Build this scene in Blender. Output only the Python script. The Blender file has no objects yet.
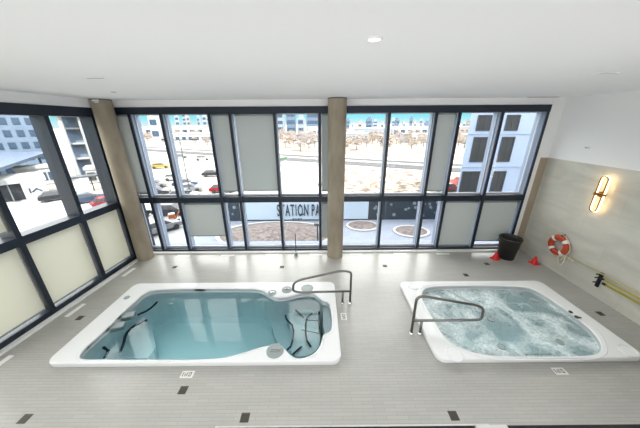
import bpy, bmesh, math, random
from mathutils import Vector, Matrix
C = bpy.context.scene
COL = C.collection
PI = math.pi
rad = math.radians

# ------------------------------------------------------------------ camera
cd = bpy.data.cameras.new('camera'); cam = bpy.data.objects.new('camera', cd); COL.objects.link(cam)
PITCH, YAW, ROLL, CAMH = .3544, .0019, -.007, 3.8
cd.sensor_width = 36; cd.lens = 245.06/640*36; cd.clip_start = .05; cd.clip_end = 5000
M = Matrix.Rotation(-.0019, 3, 'Z') @ Matrix.Rotation(PI/2-PITCH, 3, 'X') @ Matrix.Rotation(ROLL, 3, 'Z')
cam.matrix_world = Matrix.Translation((0, 0, CAMH)) @ M.to_4x4()
C.camera = cam

# ------------------------------------------------------------------ world, sun, large lights, exposure
w = bpy.data.worlds.new('sky'); C.world = w; w.use_nodes = True
nt = w.node_tree; nt.nodes.clear()
def N(nt, t, **k):
    n = nt.nodes.new(t)
    for a, v in k.items(): setattr(n, a, v)
    return n
out = N(nt, 'ShaderNodeOutputWorld'); bg = N(nt, 'ShaderNodeBackground'); tc = N(nt, 'ShaderNodeTexCoord')
sx = N(nt, 'ShaderNodeSeparateXYZ'); cr = N(nt, 'ShaderNodeValToRGB')
nt.links.new(tc.outputs['Generated'], sx.inputs[0]); nt.links.new(sx.outputs['Z'], cr.inputs[0])
nt.links.new(cr.outputs[0], bg.inputs[0]); nt.links.new(bg.outputs[0], out.inputs[0])
e = cr.color_ramp.elements
e[0].position = 0; e[0].color = (.095, .122, .127, 1)
e[1].position = 1; e[1].color = (1, .99, .96, 1)
for p, c in ((.018, (.045, .115, .128, 1)), (.05, (.022, .098, .125, 1)), (.12, (.03, .11, .14, 1)), (.30, (1, .99, .96, 1))):
    k = cr.color_ramp.elements.new(p); k.color = c
bg.inputs[1].default_value = 5.0

def light(name, typ, loc, target, energy, color=(1, 1, 1), **k):
    l = bpy.data.lights.new(name, typ); l.energy = energy; l.color = color
    for a, v in k.items(): setattr(l, a, v)
    o = bpy.data.objects.new(name, l); COL.objects.link(o); o.location = loc
    o.rotation_euler = (Vector(target)-Vector(loc)).to_track_quat('-Z', 'Y').to_euler()
    return o
light('sun', 'SUN', (0, 0, 60), (-22, 45, 0), 9.0, (1, .96, .9), angle=rad(1.0))
# fill lamps added out of view to brighten ceiling, walls and shades
light('fill_light_low', 'AREA', (.2, .62, 1.45), (.2, 7, 3.5), 88, (1, .995, 1), shape='RECTANGLE', size=8, size_y=1.8)
light('fill_light_upper', 'AREA', (.3, -.9, 3.75), (.3, 8, 3.8), 36, (1, .995, 1), shape='RECTANGLE', size=10, size_y=1.0)

C.view_settings.view_transform = 'Standard'; C.view_settings.look = 'None'
C.view_settings.gamma = 1; C.view_settings.use_curve_mapping = False
C.view_settings.exposure = 0.66
C.cycles.use_denoising = True
C.cycles.max_bounces = 10; C.cycles.diffuse_bounces = 5; C.cycles.transparent_max_bounces = 16
C.cycles.caustics_reflective = False; C.cycles.caustics_refractive = False
C.cycles.sample_clamp_indirect = 6

# ------------------------------------------------------------------ materials
def srgb(r, g, b):
    f = lambda c: (c/255/12.92) if c/255 <= .04045 else ((c/255+.055)/1.055)**2.4
    return (f(r), f(g), f(b), 1)
def mat(name, col, rough=.5, metal=0, spec=.5, emit=None, es=0):
    m = bpy.data.materials.new(name); m.use_nodes = True
    b = m.node_tree.nodes['Principled BSDF']
    b.inputs['Base Color'].default_value = col; b.inputs['Roughness'].default_value = rough
    b.inputs['Metallic'].default_value = metal; b.inputs['Specular IOR Level'].default_value = spec
    if emit: b.inputs['Emission Color'].default_value = emit; b.inputs['Emission Strength'].default_value = es
    return m
def noisy(name, c1, c2, scale=3, rough=.6, detail=6, bump=0, metal=0, stretch=(1, 1, 1), lo=.35, hi=.65, spec=.5):
    m = mat(name, c1, rough, metal, spec); t = m.node_tree; b = t.nodes['Principled BSDF']
    co = N(t, 'ShaderNodeTexCoord'); mp = N(t, 'ShaderNodeMapping'); mp.inputs['Scale'].default_value = stretch
    n = N(t, 'ShaderNodeTexNoise'); n.inputs['Scale'].default_value = scale; n.inputs['Detail'].default_value = detail
    r = N(t, 'ShaderNodeValToRGB'); r.color_ramp.elements[0].position = lo; r.color_ramp.elements[1].position = hi
    r.color_ramp.elements[0].color = c1; r.color_ramp.elements[1].color = c2
    t.links.new(co.outputs['Object'], mp.inputs[0]); t.links.new(mp.outputs[0], n.inputs[0])
    t.links.new(n.outputs[0], r.inputs[0]); t.links.new(r.outputs[0], b.inputs['Base Color'])
    if bump:
        bp = N(t, 'ShaderNodeBump'); bp.inputs['Strength'].default_value = bump; bp.inputs['Distance'].default_value = .02
        t.links.new(n.outputs[0], bp.inputs['Height']); t.links.new(bp.outputs[0], b.inputs['Normal'])
    return m
def bricks(name, c1, c2, mortar, bw, bh, ms, axes='XY', noise=None, rough=.4, offset=.5, spec=.5, nscale=1.2, nstretch=(1, 1, 1)):
    m = mat(name, c1, rough, 0, spec); t = m.node_tree; b = t.nodes['Principled BSDF']
    co = N(t, 'ShaderNodeTexCoord'); s = N(t, 'ShaderNodeSeparateXYZ'); cb = N(t, 'ShaderNodeCombineXYZ')
    t.links.new(co.outputs['Object'], s.inputs[0])
    t.links.new(s.outputs[axes[0]], cb.inputs[0]); t.links.new(s.outputs[axes[1]], cb.inputs[1])
    br = N(t, 'ShaderNodeTexBrick'); br.offset = offset
    br.inputs['Scale'].default_value = 1; br.inputs['Brick Width'].default_value = bw; br.inputs['Row Height'].default_value = bh
    br.inputs['Mortar Size'].default_value = ms; br.inputs['Mortar Smooth'].default_value = .3
    br.inputs['Color1'].default_value = c1; br.inputs['Color2'].default_value = c2; br.inputs['Mortar'].default_value = mortar
    t.links.new(cb.outputs[0], br.inputs['Vector'])
    src = br.outputs['Color']
    if noise:
        mp = N(t, 'ShaderNodeMapping'); mp.inputs['Scale'].default_value = nstretch
        n = N(t, 'ShaderNodeTexNoise'); n.inputs['Scale'].default_value = nscale; n.inputs['Detail'].default_value = 7
        n.inputs['Distortion'].default_value = .6
        t.links.new(co.outputs['Object'], mp.inputs[0]); t.links.new(mp.outputs[0], n.inputs[0])
        r = N(t, 'ShaderNodeValToRGB'); r.color_ramp.elements[0].position = .3; r.color_ramp.elements[1].position = .7
        r.color_ramp.elements[0].color = (noise,)*3+(1,); r.color_ramp.elements[1].color = (1, 1, 1, 1)
        t.links.new(n.outputs[0], r.inputs[0])
        mx = N(t, 'ShaderNodeMixRGB', blend_type='MULTIPLY'); mx.inputs[0].default_value = 1
        t.links.new(src, mx.inputs[1]); t.links.new(r.outputs[0], mx.inputs[2]); src = mx.outputs[0]
    t.links.new(src, b.inputs['Base Color'])
    return m
M_ = {}
M_['floor'] = bricks('deck_tile', srgb(177, 176, 171), srgb(171, 170, 165), srgb(155, 154, 149), .30, .048, .003, noise=.9, rough=.30, nscale=.5, nstretch=(1, 2, 1))
M_['tile'] = bricks('wall_tile', srgb(214, 211, 199), srgb(206, 203, 192), srgb(196, 193, 183), 1.2, .6, .004, 'YZ', noise=.74, rough=.5, nscale=1.3, nstretch=(1, .7, 2.2))
M_['tile_x'] = bricks('wall_tile_return_shaded', srgb(176, 161, 142), srgb(168, 154, 136), srgb(158, 144, 128), 1.2, .6, .005, 'XZ', noise=.8, rough=.5)  # tan copy of the wall tile with the return's shadow put into it
M_['white'] = mat('white_paint', (.86, .86, .86, 1), .7)
M_['ledge'] = mat('pale_outer_ledge', srgb(96, 106, 128), .6)
M_['greywall'] = mat('grey_paint', (.35, .35, .34, 1), .8)
M_['ceiling'] = mat('ceiling_paint', (.88, .88, .88, 1), .8)
M_['trimw'] = mat('white_trim', (.85, .85, .84, 1), .4)
M_['concrete'] = noisy('board_concrete', srgb(140, 129, 112), srgb(165, 154, 136), 3.0, .75, 8, .15, stretch=(1, 1, .35))
M_['alu'] = mat('dark_navy_aluminium', srgb(26, 36, 50), .4, .1)
M_['web'] = mat('skylit_aluminium', srgb(132, 144, 164), .4, .1)  # lighter copy of the frame colour; skylight on mullion sides painted in
M_['glazebead'] = mat('pale_glazing_bead', srgb(205, 212, 222), .4)
M_['acryl'] = mat('white_acrylic', (.80, .81, .81, 1), .18)
M_['shell'] = noisy('pale_blue_acrylic', (.90, .95, .97, 1), (.93, .97, .98, 1), 1.5, .25)
M_['step'] = mat('pale_step_acrylic', (.80, .90, .93, 1), .25)
M_['navy'] = mat('navy_rubber', srgb(22, 44, 66), .5)
M_['chrome'] = mat('chrome', (.8, .8, .8, 1), .12, 1)
M_['rail'] = mat('brushed_steel', (.20, .19, .18, 1), .3, 1)
M_['greyplastic'] = mat('grey_plastic', srgb(150, 160, 160), .4)
M_['bin'] = mat('charcoal_plastic', srgb(52, 53, 52), .5)
M_['red'] = mat('red_plastic', srgb(225, 28, 25), .4)
M_['orange'] = mat('orange_foam', srgb(188, 70, 40), .5)
M_['band'] = mat('white_band', (.8, .78, .74, 1), .6)
M_['rope'] = noisy('cream_rope', srgb(215, 205, 180), srgb(235, 228, 205), 40, .8)
M_['pole'] = mat('yellow_fibreglass', srgb(186, 172, 60), .4)
M_['poletan'] = mat('tan_fibreglass', srgb(205, 190, 140), .4)
M_['black'] = mat('black_metal', srgb(22, 22, 22), .4)
M_['brass'] = mat('brushed_brass', srgb(150, 105, 50), .35, .8)
M_['glow'] = mat('warm_led', (1, .8, .5, 1), .5, emit=(1, .70, .36, 1), es=5)
M_['lens'] = mat('lamp_lens', (1, 1, 1, 1), .5, emit=(1, .98, .95, 1), es=2.2)
M_['drain'] = mat('drain_grate', srgb(84, 78, 66), .5, .4)
M_['grille'] = mat('white_grille', (.85, .85, .83, 1), .5)
M_['slot'] = mat('slot_dark', srgb(60, 60, 62), .6)

def glass_mat(name, tint, k):
    m = bpy.data.materials.new(name); m.use_nodes = True; t = m.node_tree; t.nodes.clear()
    o = N(t, 'ShaderNodeOutputMaterial'); tr = N(t, 'ShaderNodeBsdfTransparent'); g = N(t, 'ShaderNodeBsdfGlossy')
    tr.inputs[0].default_value = tint; g.inputs['Roughness'].default_value = 0.0
    lw = N(t, 'ShaderNodeFresnel'); lw.inputs[0].default_value = 1.45
    mu = N(t, 'ShaderNodeMath', operation='MULTIPLY'); mu.inputs[1].default_value = k
    mx = N(t, 'ShaderNodeMixShader')
    t.links.new(lw.outputs[0], mu.inputs[0]); t.links.new(mu.outputs[0], mx.inputs[0])
    t.links.new(tr.outputs[0], mx.inputs[1]); t.links.new(g.outputs[0], mx.inputs[2]); t.links.new(mx.outputs[0], o.inputs[0])
    return m
M_['glass'] = glass_mat('clear_glazing', (.97, .98, .98, 1), .3)
def shade_mat(name, col, tr):
    m = bpy.data.materials.new(name); m.use_nodes = True; t = m.node_tree; t.nodes.clear()
    o = N(t, 'ShaderNodeOutputMaterial'); d = N(t, 'ShaderNodeBsdfDiffuse'); l = N(t, 'ShaderNodeBsdfTranslucent')
    d.inputs[0].default_value = col; l.inputs[0].default_value = col
    co = N(t, 'ShaderNodeTexCoord'); n = N(t, 'ShaderNodeTexNoise'); n.inputs['Scale'].default_value = 90
    bp = N(t, 'ShaderNodeBump'); bp.inputs['Strength'].default_value = .1
    t.links.new(co.outputs['Object'], n.inputs[0]); t.links.new(n.outputs[0], bp.inputs['Height']); t.links.new(bp.outputs[0], d.inputs['Normal'])
    mx = N(t, 'ShaderNodeMixShader'); mx.inputs[0].default_value = tr
    t.links.new(d.outputs[0], mx.inputs[1]); t.links.new(l.outputs[0], mx.inputs[2]); t.links.new(mx.outputs[0], o.inputs[0])
    return m
M_['shade'] = shade_mat('grey_screen_fabric', srgb(204, 209, 208), .18)
M_['shade_warm_lit'] = shade_mat('warm_lit_screen_fabric', srgb(236, 235, 224), .3)  # same fabric as the grey shades, warm light put into its colour

def water_mat(name, foam, rip, scale):
    m = bpy.data.materials.new(name); m.use_nodes = True; t = m.node_tree; t.nodes.clear()
    o = N(t, 'ShaderNodeOutputMaterial'); tr = N(t, 'ShaderNodeBsdfTransparent'); g = N(t, 'ShaderNodeBsdfGlossy')
    tr.inputs[0].default_value = (.94, .99, 1, 1); g.inputs['Roughness'].default_value = .02
    fr = N(t, 'ShaderNodeFresnel'); fr.inputs[0].default_value = 1.33
    co = N(t, 'ShaderNodeTexCoord'); n = N(t, 'ShaderNodeTexNoise'); n.inputs['Scale'].default_value = scale; n.inputs['Detail'].default_value = 3
    bp = N(t, 'ShaderNodeBump'); bp.inputs['Strength'].default_value = rip; bp.inputs['Distance'].default_value = .02
    t.links.new(co.outputs['Object'], n.inputs[0]); t.links.new(n.outputs[0], bp.inputs['Height'])
    t.links.new(bp.outputs[0], g.inputs['Normal']); t.links.new(bp.outputs[0], fr.inputs['Normal'])
    mx = N(t, 'ShaderNodeMixShader'); t.links.new(fr.outputs[0], mx.inputs[0])
    t.links.new(tr.outputs[0], mx.inputs[1]); t.links.new(g.outputs[0], mx.inputs[2])
    src = mx.outputs[0]
    if foam:
        mp = N(t, 'ShaderNodeMapping'); mp.inputs['Location'].default_value = (3.1, 1.7, 0)
        n1 = N(t, 'ShaderNodeTexNoise'); n1.inputs['Scale'].default_value = 1.05; n1.inputs['Detail'].default_value = 7; n1.inputs['Distortion'].default_value = 1.9
        t.links.new(co.outputs['Object'], mp.inputs[0]); t.links.new(mp.outputs[0], n1.inputs[0])
        n2 = N(t, 'ShaderNodeTexNoise'); n2.inputs['Scale'].default_value = 7; n2.inputs['Detail'].default_value = 6; n2.inputs['Distortion'].default_value = 2.5
        t.links.new(co.outputs['Object'], n2.inputs[0])
        r = N(t, 'ShaderNodeValToRGB'); r.color_ramp.elements[0].position = .38; r.color_ramp.elements[1].position = .60
        r.color_ramp.elements[0].color = (.26,)*3+(1,); r.color_ramp.elements[1].color = (foam,)*3+(1,)
        r2 = N(t, 'ShaderNodeValToRGB'); r2.color_ramp.elements[0].position = .35; r2.color_ramp.elements[1].position = .7
        r2.color_ramp.elements[0].color = (.5,)*3+(1,)
        t.links.new(n1.outputs[0], r.inputs[0]); t.links.new(n2.outputs[0], r2.inputs[0])
        mm = N(t, 'ShaderNodeMixRGB', blend_type='MULTIPLY'); mm.inputs[0].default_value = 1
        t.links.new(r.outputs[0], mm.inputs[1]); t.links.new(r2.outputs[0], mm.inputs[2])
        d = N(t, 'ShaderNodeBsdfDiffuse'); d.inputs[0].default_value = (.86, .95, .95, 1)
        m2 = N(t, 'ShaderNodeMixShader'); t.links.new(mm.outputs[0], m2.inputs[0])
        t.links.new(src, m2.inputs[1]); t.links.new(d.outputs[0], m2.inputs[2]); src = m2.outputs[0]
    t.links.new(src, o.inputs[0])
    va = N(t, 'ShaderNodeVolumeAbsorption'); va.inputs['Color'].default_value = (.0, .90, 1, 1); va.inputs['Density'].default_value = .22
    t.links.new(va.outputs[0], o.inputs['Volume'])
    return m
M_['water'] = water_mat('still_water', 0, .06, 5)
M_['foamy'] = water_mat('bubbling_water', .88, .7, 9)

# ------------------------------------------------------------------ helpers
def tag(o, label=None, cat=None, group=None, kind=None):
    if label: o['label'] = label
    if cat: o['category'] = cat
    if group: o['group'] = group
    if kind: o['kind'] = kind
    return o
def thing(name, label, cat, loc=(0, 0, 0), rz=0, group=None):
    o = bpy.data.objects.new(name, None); COL.objects.link(o); o.location = loc; o.rotation_euler = (0, 0, rz)
    o.empty_display_size = .1
    return tag(o, label, cat, group)
def obj(name, bm, m, parent=None, smooth=False):
    me = bpy.data.meshes.new(name)
    bmesh.ops.recalc_face_normals(bm, faces=bm.faces)
    bm.to_mesh(me); bm.free()
    if m: me.materials.append(M_[m] if isinstance(m, str) else m)
    if smooth:
        for p in me.polygons: p.use_smooth = True
    o = bpy.data.objects.new(name, me); COL.objects.link(o)
    if parent: o.parent = parent
    return o
def struct(name, bm, m, parent=None, smooth=False):
    o = obj(name, bm, m, parent, smooth)
    if not parent: o['kind'] = 'structure'
    return o
def bx(bm, x0, x1, y0, y1, z0, z1, bev=0, mtx=None):
    r = bmesh.ops.create_cube(bm, size=1)
    vs = r['verts']
    for v in vs: v.co = Vector(((x0+x1)/2+v.co.x*(x1-x0), (y0+y1)/2+v.co.y*(y1-y0), (z0+z1)/2+v.co.z*(z1-z0)))
    if mtx: bmesh.ops.transform(bm, matrix=mtx, verts=vs)
    if bev:
        es = list({e for v in vs for e in v.link_edges})
        bmesh.ops.bevel(bm, geom=es, offset=bev, segments=2, affect='EDGES', profile=.7)
    return bm
def box(x0, x1, y0, y1, z0, z1, bev=0): return bx(bmesh.new(), x0, x1, y0, y1, z0, z1, bev)
def cyl(bm, p, q, r1, r2=None, seg=16, cap=True):
    p, q = Vector(p), Vector(q); d = q-p
    mt = Matrix.Translation((p+q)/2) @ d.to_track_quat('Z', 'Y').to_matrix().to_4x4()
    bmesh.ops.create_cone(bm, cap_ends=cap, segments=seg, radius1=r1, radius2=r1 if r2 is None else r2, depth=d.length, matrix=mt)
    return bm
def lathe(bm, prof, seg=28, c=(0, 0, 0)):
    rows = []
    for r, z in prof:
        rows.append([bm.verts.new((c[0]+r*math.cos(2*PI*i/seg), c[1]+r*math.sin(2*PI*i/seg), c[2]+z)) for i in range(seg)])
    for a, b in zip(rows, rows[1:]):
        for i in range(seg): bm.faces.new((a[i], a[(i+1) % seg], b[(i+1) % seg], b[i]))
    return bm, rows
def tube(bm, pts, r, seg=10, closed=False, rv=None):
    pts = [Vector(p) for p in pts]; n = len(pts); rows = []; up = None
    for i, p in enumerate(pts):
        a = pts[(i-1) % n] if closed or i > 0 else p
        b = pts[(i+1) % n] if closed or i < n-1 else p
        d = (b-a).normalized()
        if up is None: up = d.orthogonal().normalized()
        up = (up-d*up.dot(d)).normalized(); s = d.cross(up)
        rows.append([bm.verts.new(p+(up*math.cos(2*PI*k/seg)+s*math.sin(2*PI*k/seg))*r) for k in range(seg)])
    m = n if closed else n-1
    for i in range(m):
        a, b = rows[i], rows[(i+1) % n]
        sh = 0
        if closed and i == n-1:
            sh = min(range(seg), key=lambda s_: (a[0].co-b[s_].co).length)
        for k in range(seg): bm.faces.new((a[k], a[(k+1) % seg], b[(k+1+sh) % seg], b[(k+sh) % seg]))
    if not closed:
        bm.faces.new(rows[0]); bm.faces.new(rows[-1])
    return bm
def smooth_path(pts, it=3, closed=False):
    pts = [Vector(p) for p in pts]
    for _ in range(it):
        q = []
        n = len(pts)
        rng = range(n) if closed else range(n-1)
        if not closed: q.append(pts[0])
        for i in rng:
            a, b = pts[i], pts[(i+1) % n]; q += [a*.75+b*.25, a*.25+b*.75]
        if not closed: q.append(pts[-1])
        pts = q
    return pts
def dup_tree(o, parent=None, **kw):
    c = o.copy(); COL.objects.link(c)
    if parent: c.parent = parent
    for ch in [x for x in KIDS.get(o.name, [])]: dup_tree(ch, c)
    return c
KIDS = {}
def note_kids(root):
    for ch in bpy.data.objects:
        if ch.parent is root:
            KIDS.setdefault(root.name, []).append(ch); note_kids(ch)

D, XR, ZC = 6.88, 6.326, 4.378
XL, YL = -5.47, 6.88
LT = Vector((-.287, -3.88, 0)).normalized(); LN = Vector((LT.y, -LT.x, 0))   # along left glazing; LN points outwards (-x)
if LN.x > 0: LN = -LN
def LP(s, n, z): v = Vector((XL, YL, 0))+LT*s+LN*n; return Vector((v.x, v.y, z))
def lbox(bm, s0, s1, n0, n1, z0, z1):
    vs = [bm.verts.new(LP(s, n, z)) for z in (z0, z1) for s, n in ((s0, n0), (s1, n0), (s1, n1), (s0, n1))]
    for f in ((0, 1, 2, 3), (4, 5, 6, 7), (0, 1, 5, 4), (1, 2, 6, 5), (2, 3, 7, 6), (3, 0, 4, 7)): bm.faces.new([vs[i] for i in f])
    return bm

# ------------------------------------------------------------------ pool outlines (metres on the deck)
SWIM_IN = [(-3.96, 4.9), (-2.88, 4.91), (-1.92, 4.9), (-1.39, 4.87), (-1.21, 4.69), (-1.0, 4.56), (-0.73, 4.58), (-0.47, 4.71), (-0.19, 4.74), (-0.03, 4.57), (0.06, 4.43), (0.22, 4.4), (0.24, 3.59), (0.05, 3.55), (0.01, 3.32), (-0.08, 3.14), (-0.25, 3.04), (-0.41, 3.02), (-0.54, 3.11), (-0.64, 3.24), (-0.81, 3.3), (-1.04, 3.27), (-1.31, 3.15), (-1.62, 3.05), (-2.03, 3.02), (-2.87, 3.03), (-3.72, 3.04), (-4.02, 3.04), (-4.13, 3.1), (-4.17, 3.22), (-4.17, 3.41), (-4.14, 3.71), (-4.17, 4.03), (-4.14, 4.42), (-4.13, 4.76)]
TUB_IN = [(2.47, 4.84), (2.75, 4.93), (3.86, 4.94), (4.74, 4.89), (5.01, 4.83), (5.11, 4.54), (5.14, 4.18), (5.16, 3.81), (5.11, 3.47), (4.96, 3.23), (4.78, 3.09), (4.52, 3.03), (4.03, 3.02), (3.36, 3.03), (2.86, 3.04), (2.52, 3.15), (2.33, 3.32), (2.26, 3.57), (2.28, 4.1), (2.28, 4.54)]
SWIM_OUT = (-4.5945, .3513, 2.963, 5.1465)
TUB_OUT = (1.9607, 5.4675, 2.980, 5.1288)
def rrect(x0, x1, y0, y1, r, seg=8):
    p = []
    for cx, cy, a in ((x1-r, y0+r, -90), (x1-r, y1-r, 0), (x0+r, y1-r, 90), (x0+r, y0+r, 180)):
        for i in range(seg+1):
            t = rad(a+90*i/seg); p.append((cx+r*math.cos(t), cy+r*math.sin(t)))
    return p
def curve_plate(name, loops, z0, z1, bev, m, parent=None):
    cu = bpy.data.curves.new(name, 'CURVE'); cu.dimensions = '2D'; cu.fill_mode = 'BOTH'
    for lp in loops:
        s = cu.splines.new('POLY'); s.points.add(len(lp)-1); s.use_cyclic_u = True
        for pt, c in zip(s.points, lp): pt.co = (c[0], c[1], 0, 1)
    cu.extrude = (z1-z0)/2-bev; cu.bevel_depth = bev; cu.bevel_resolution = 2; cu.offset = -bev
    t = bpy.data.objects.new('t', cu); COL.objects.link(t)
    dg = bpy.context.evaluated_depsgraph_get()
    me = bpy.data.meshes.new_from_object(t.evaluated_get(dg)); bpy.data.objects.remove(t); bpy.data.curves.remove(cu)
    me.name = name
    for v in me.vertices: v.co.z += (z0+z1)/2
    me.materials.clear()
    if m: me.materials.append(M_[m])
    o = bpy.data.objects.new(name, me); COL.objects.link(o)
    if parent: o.parent = parent
    return o

# ------------------------------------------------------------------ structure
X0 = -6.4
# floor with two wells cut for the tubs
def sub(r, d): return rrect(r[0]+d, r[1]-d, r[2]+d, r[3]-d, .15)
fl = curve_plate('floor', [[(LP(10.5, .25, 0).x, LP(10.5, .25, 0).y), (XR+.3, -4.2), (XR+.3, D+.3), (LP(-.05, .25, 0).x, D+.3)], sub(SWIM_OUT, .06), sub(TUB_OUT, .06)], -.25, 0, 0, 'floor'); fl['kind'] = 'structure'
bm = bmesh.new()   # ceiling slab; unseen block above added tall and wide to shade the plaza
pts = [LP(11, .3, 0), LP(-.1, .3, 0), Vector((34, D+.3, 0)), Vector((34, -8, 0)), Vector((LP(11, .3, 0).x, -8, 0))]
lo = [bm.verts.new((p.x, p.y, ZC)) for p in pts]; hi = [bm.verts.new((p.x, p.y, 34)) for p in pts]
bm.faces.new(lo); bm.faces.new(hi)
for i in range(5): bm.faces.new((lo[i], lo[(i+1) % 5], hi[(i+1) % 5], hi[i]))
struct('ceiling', bm, 'ceiling')
struct('wall_right', box(XR, XR+.3, -4.2, D+.1, 2.871, ZC), 'white')
struct('wall_right_tiled', box(XR, XR+.3, -4.2, D+.1, -.25, 2.871), 'tile').name = 'wall_right_lower'
struct('wall_window_return', box(6.09, XR, D-.02, D+.25, 0, 2.871), 'tile_x').name = 'wall_back_lower'
struct('wall_back', box(6.09, XR, D-.02, D+.25, 2.871, ZC), 'white')
struct('trim_1', box(5.985, 6.09, D-.05, D+.2, .0, ZC), 'trimw')
bm = bmesh.new()   # bulkhead above glazing
bx(bm, -5.5, 6.0, D-.03, D+.31, 4.215, ZC); struct('trim_2', bm, 'white')
bm = bmesh.new(); lbox(bm, -.02, 11, -.03, .31, 4.185, ZC); struct('trim_3', bm, 'white')
bm = box(-5.4, 6.0, D-.12, D-.02, 0, .045); struct('baseboard_back', bm, 'trimw')
struct('trim_7', box(-5.6, XR, D+.31, D+.85, -.35, -.06), 'ledge')   # outer ledge below the glass
bm = bmesh.new(); lbox(bm, .1, 11, -.12, -.02, 0, .045); struct('baseboard_left', bm, 'trimw')
struct('wall_front', box(-7, XR, -4.5, -4.2, -.25, ZC), 'greywall')
# low wall under the viewing opening the camera looks through
struct('wall_gallery', box(-6.3, XR, .30, .42, -.05, 2.80), 'greywall')
struct('trim_4', bx(bmesh.new(), -.36, XR, .40, .50, 2.80, 2.886), 'black')
struct('trim_5', bx(bmesh.new(), -.34, .54, .50, .504, 2.84, 2.888), 'trimw')
struct('trim_6', bx(bmesh.new(), -6.2, -.37, .405, .42, 2.74, 2.79), 'trimw')

# ---- window walls
ZT = 1.7265
XM = [-4.913, -4.098, -2.854, -2.307, -1.154, .021, .57, 1.838, 3.062, 3.673, 4.784]
w1 = thing('window_1', None, None, (0, 0, 0)); w1['kind'] = 'structure'
obj('head_frame', box(-5.44, 5.985, D-.05, D+.30, 4.045, 4.215), 'alu', w1)
obj('sill_frame', box(-5.44, 5.985, D-.02, D+.30, .0, .10), 'alu', w1)
obj('transom', box(-5.44, 5.985, D-.02, D+.26, ZT-.09, ZT+.08), 'alu', w1)
for x in XM:
    m = bmesh.new(); bx(m, x-.036, x+.036, D-.04, D+.0, .10, 4.045); mo = obj('mullion', m, 'alu', w1)
    m = bmesh.new(); bx(m, x-.028, x+.028, D+.0, D+.31, .10, 4.045); obj('mullion_web', m, 'web', mo)
m = bmesh.new(); bx(m, 5.95, 5.985, D-.04, D+.0, .10, 4.045); jo = obj('jamb', m, 'alu', w1)
obj('jamb_web', box(5.93, 5.985, D+.0, D+.31, .10, 4.045), 'web', jo)
m = bmesh.new(); bx(m, -5.44, -5.37, D-.03, D+.31, .10, 4.2); obj('jamb', m, 'alu', w1)
edges = [-5.37]+XM+[5.93]
for a, b in zip(edges, edges[1:]):
    for z0, z1 in ((.11, ZT-.10), (ZT+.08, 4.045)):
        obj('pane', box(a+.02, b-.02, D+.15, D+.156, z0-.01, z1+.01), 'glass', w1)
        f = bmesh.new()   # pale inner sash edge round each pane
        for (p, q, r, s) in ((a+.03, a+.048, z0, z1), (b-.048, b-.03, z0, z1), (a+.048, b-.048, z0, z0+.05), (a+.048, b-.048, z1-.02, z1)):
            bx(f, p, q, D+.12, D+.145, r, s)
        obj('sash', f, 'glazebead', w1)
w2 = thing('window_2', None, None, (0, 0, 0)); w2['kind'] = 'structure'
SM = [.46, 1.49, 2.70, 3.9, 5.1, 6.3]
obj('head_frame', lbox(bmesh.new(), .02, 10.8, -.05, .3, 3.98, 4.185), 'alu', w2)
obj('transom', lbox(bmesh.new(), .02, 10.8, -.02, .28, ZT-.07, ZT+.10), 'alu', w2)
obj('sill_frame', lbox(bmesh.new(), .02, 10.8, -.02, .28, .0, .15), 'alu', w2)
for i, s in enumerate(SM):
    obj('mullion', lbox(bmesh.new(), s-.045, s+.045, -.03, .30, .10, 3.98), 'alu', w2)
se = [.05]+SM+[10.8]
for a, b in zip(se, se[1:]):
    for z0, z1 in ((.16, ZT-.07), (ZT+.10, 3.98)):
        obj('pane', lbox(bmesh.new(), a+.02, b-.02, .15, .156, z0-.01, z1+.01), 'glass', w2)

# ---- columns
def column(x, y, r, label):
    t = thing('concrete_column', label, 'column', (x, y, 0))
    bm, rows = lathe(bmesh.new(), [(r, 0), (r, 1.0), (r, 2.0), (r, 3.0), (r, ZC)], 40)
    obj('shaft', bm, 'concrete', t, True)
    bm, rows = lathe(bmesh.new(), [(r+.006, ZC-.02), (r+.006, ZC), (r-.01, ZC)], 40)
    obj('top_joint', bm, 'slot', t)
    return t
c1 = column(.46, 6.60, .232, 'round raw concrete column standing in the middle of the window wall')
c2 = column(-5.285, 6.55, .215, 'round raw concrete column in the left corner where two glass walls meet')
m = bmesh.new(); bx(m, -.02, .12, -.225, -.20, ZC-.06, ZC-.02); bx(m, .02, .10, -.225, -.20, ZC-.09, ZC-.07)
obj('plaster_patch', m, 'white', c2)['label'] = 'white plaster smear at the top'

# ------------------------------------------------------------------ roller shades
def shade(x0, x1, z0, z1, label, group):
    t = thing('roller_shade', label, 'roller shade', ((x0+x1)/2, D+.065, z0), 0, group)
    hw = (x1-x0)/2; h = z1-z0
    obj('fabric', box(-hw, hw, -.003, .003, .03, h), 'shade', t)
    obj('hem_bar', box(-hw, hw, -.012, .012, 0, .035, .004), 'greyplastic', t)
    obj('roller', cyl(bmesh.new(), (-hw, .0, h-.02), (hw, .0, h-.02), .028, seg=14), 'greyplastic', t, True)
zu = 4.04
shade(-5.36, -4.96, 1.93, zu, 'narrow grey roller shade next to the left corner column, upper row', 'roller shades on the window wall')
shade(-2.79, -2.36, 1.95, zu, 'narrow grey roller shade left of the widest upper shade', 'roller shades on the window wall')
shade(-2.21, -1.20, 1.96, zu, 'widest grey roller shade of the upper row, left of the centre column', 'roller shades on the window wall')
shade(.075, .52, 1.93, zu, 'narrow grey roller shade half hidden behind the centre column, upper row', 'roller shades on the window wall')
shade(3.12, 3.60, 1.92, zu, 'narrow grey roller shade in the upper row right of the centre column', 'roller shades on the window wall')
shade(.075, .52, .45, 1.6, 'small grey roller shade low down behind the centre column', 'roller shades on the window wall')
shade(-4.02, -2.91, .52, 1.6, 'grey lower roller shade left of the centre column, stopping above the sill', 'roller shades on the window wall')
shade(3.73, 4.73, .13, 1.6, 'grey lower roller shade pulled down to the sill, second from the right', 'roller shades on the window wall')
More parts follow.
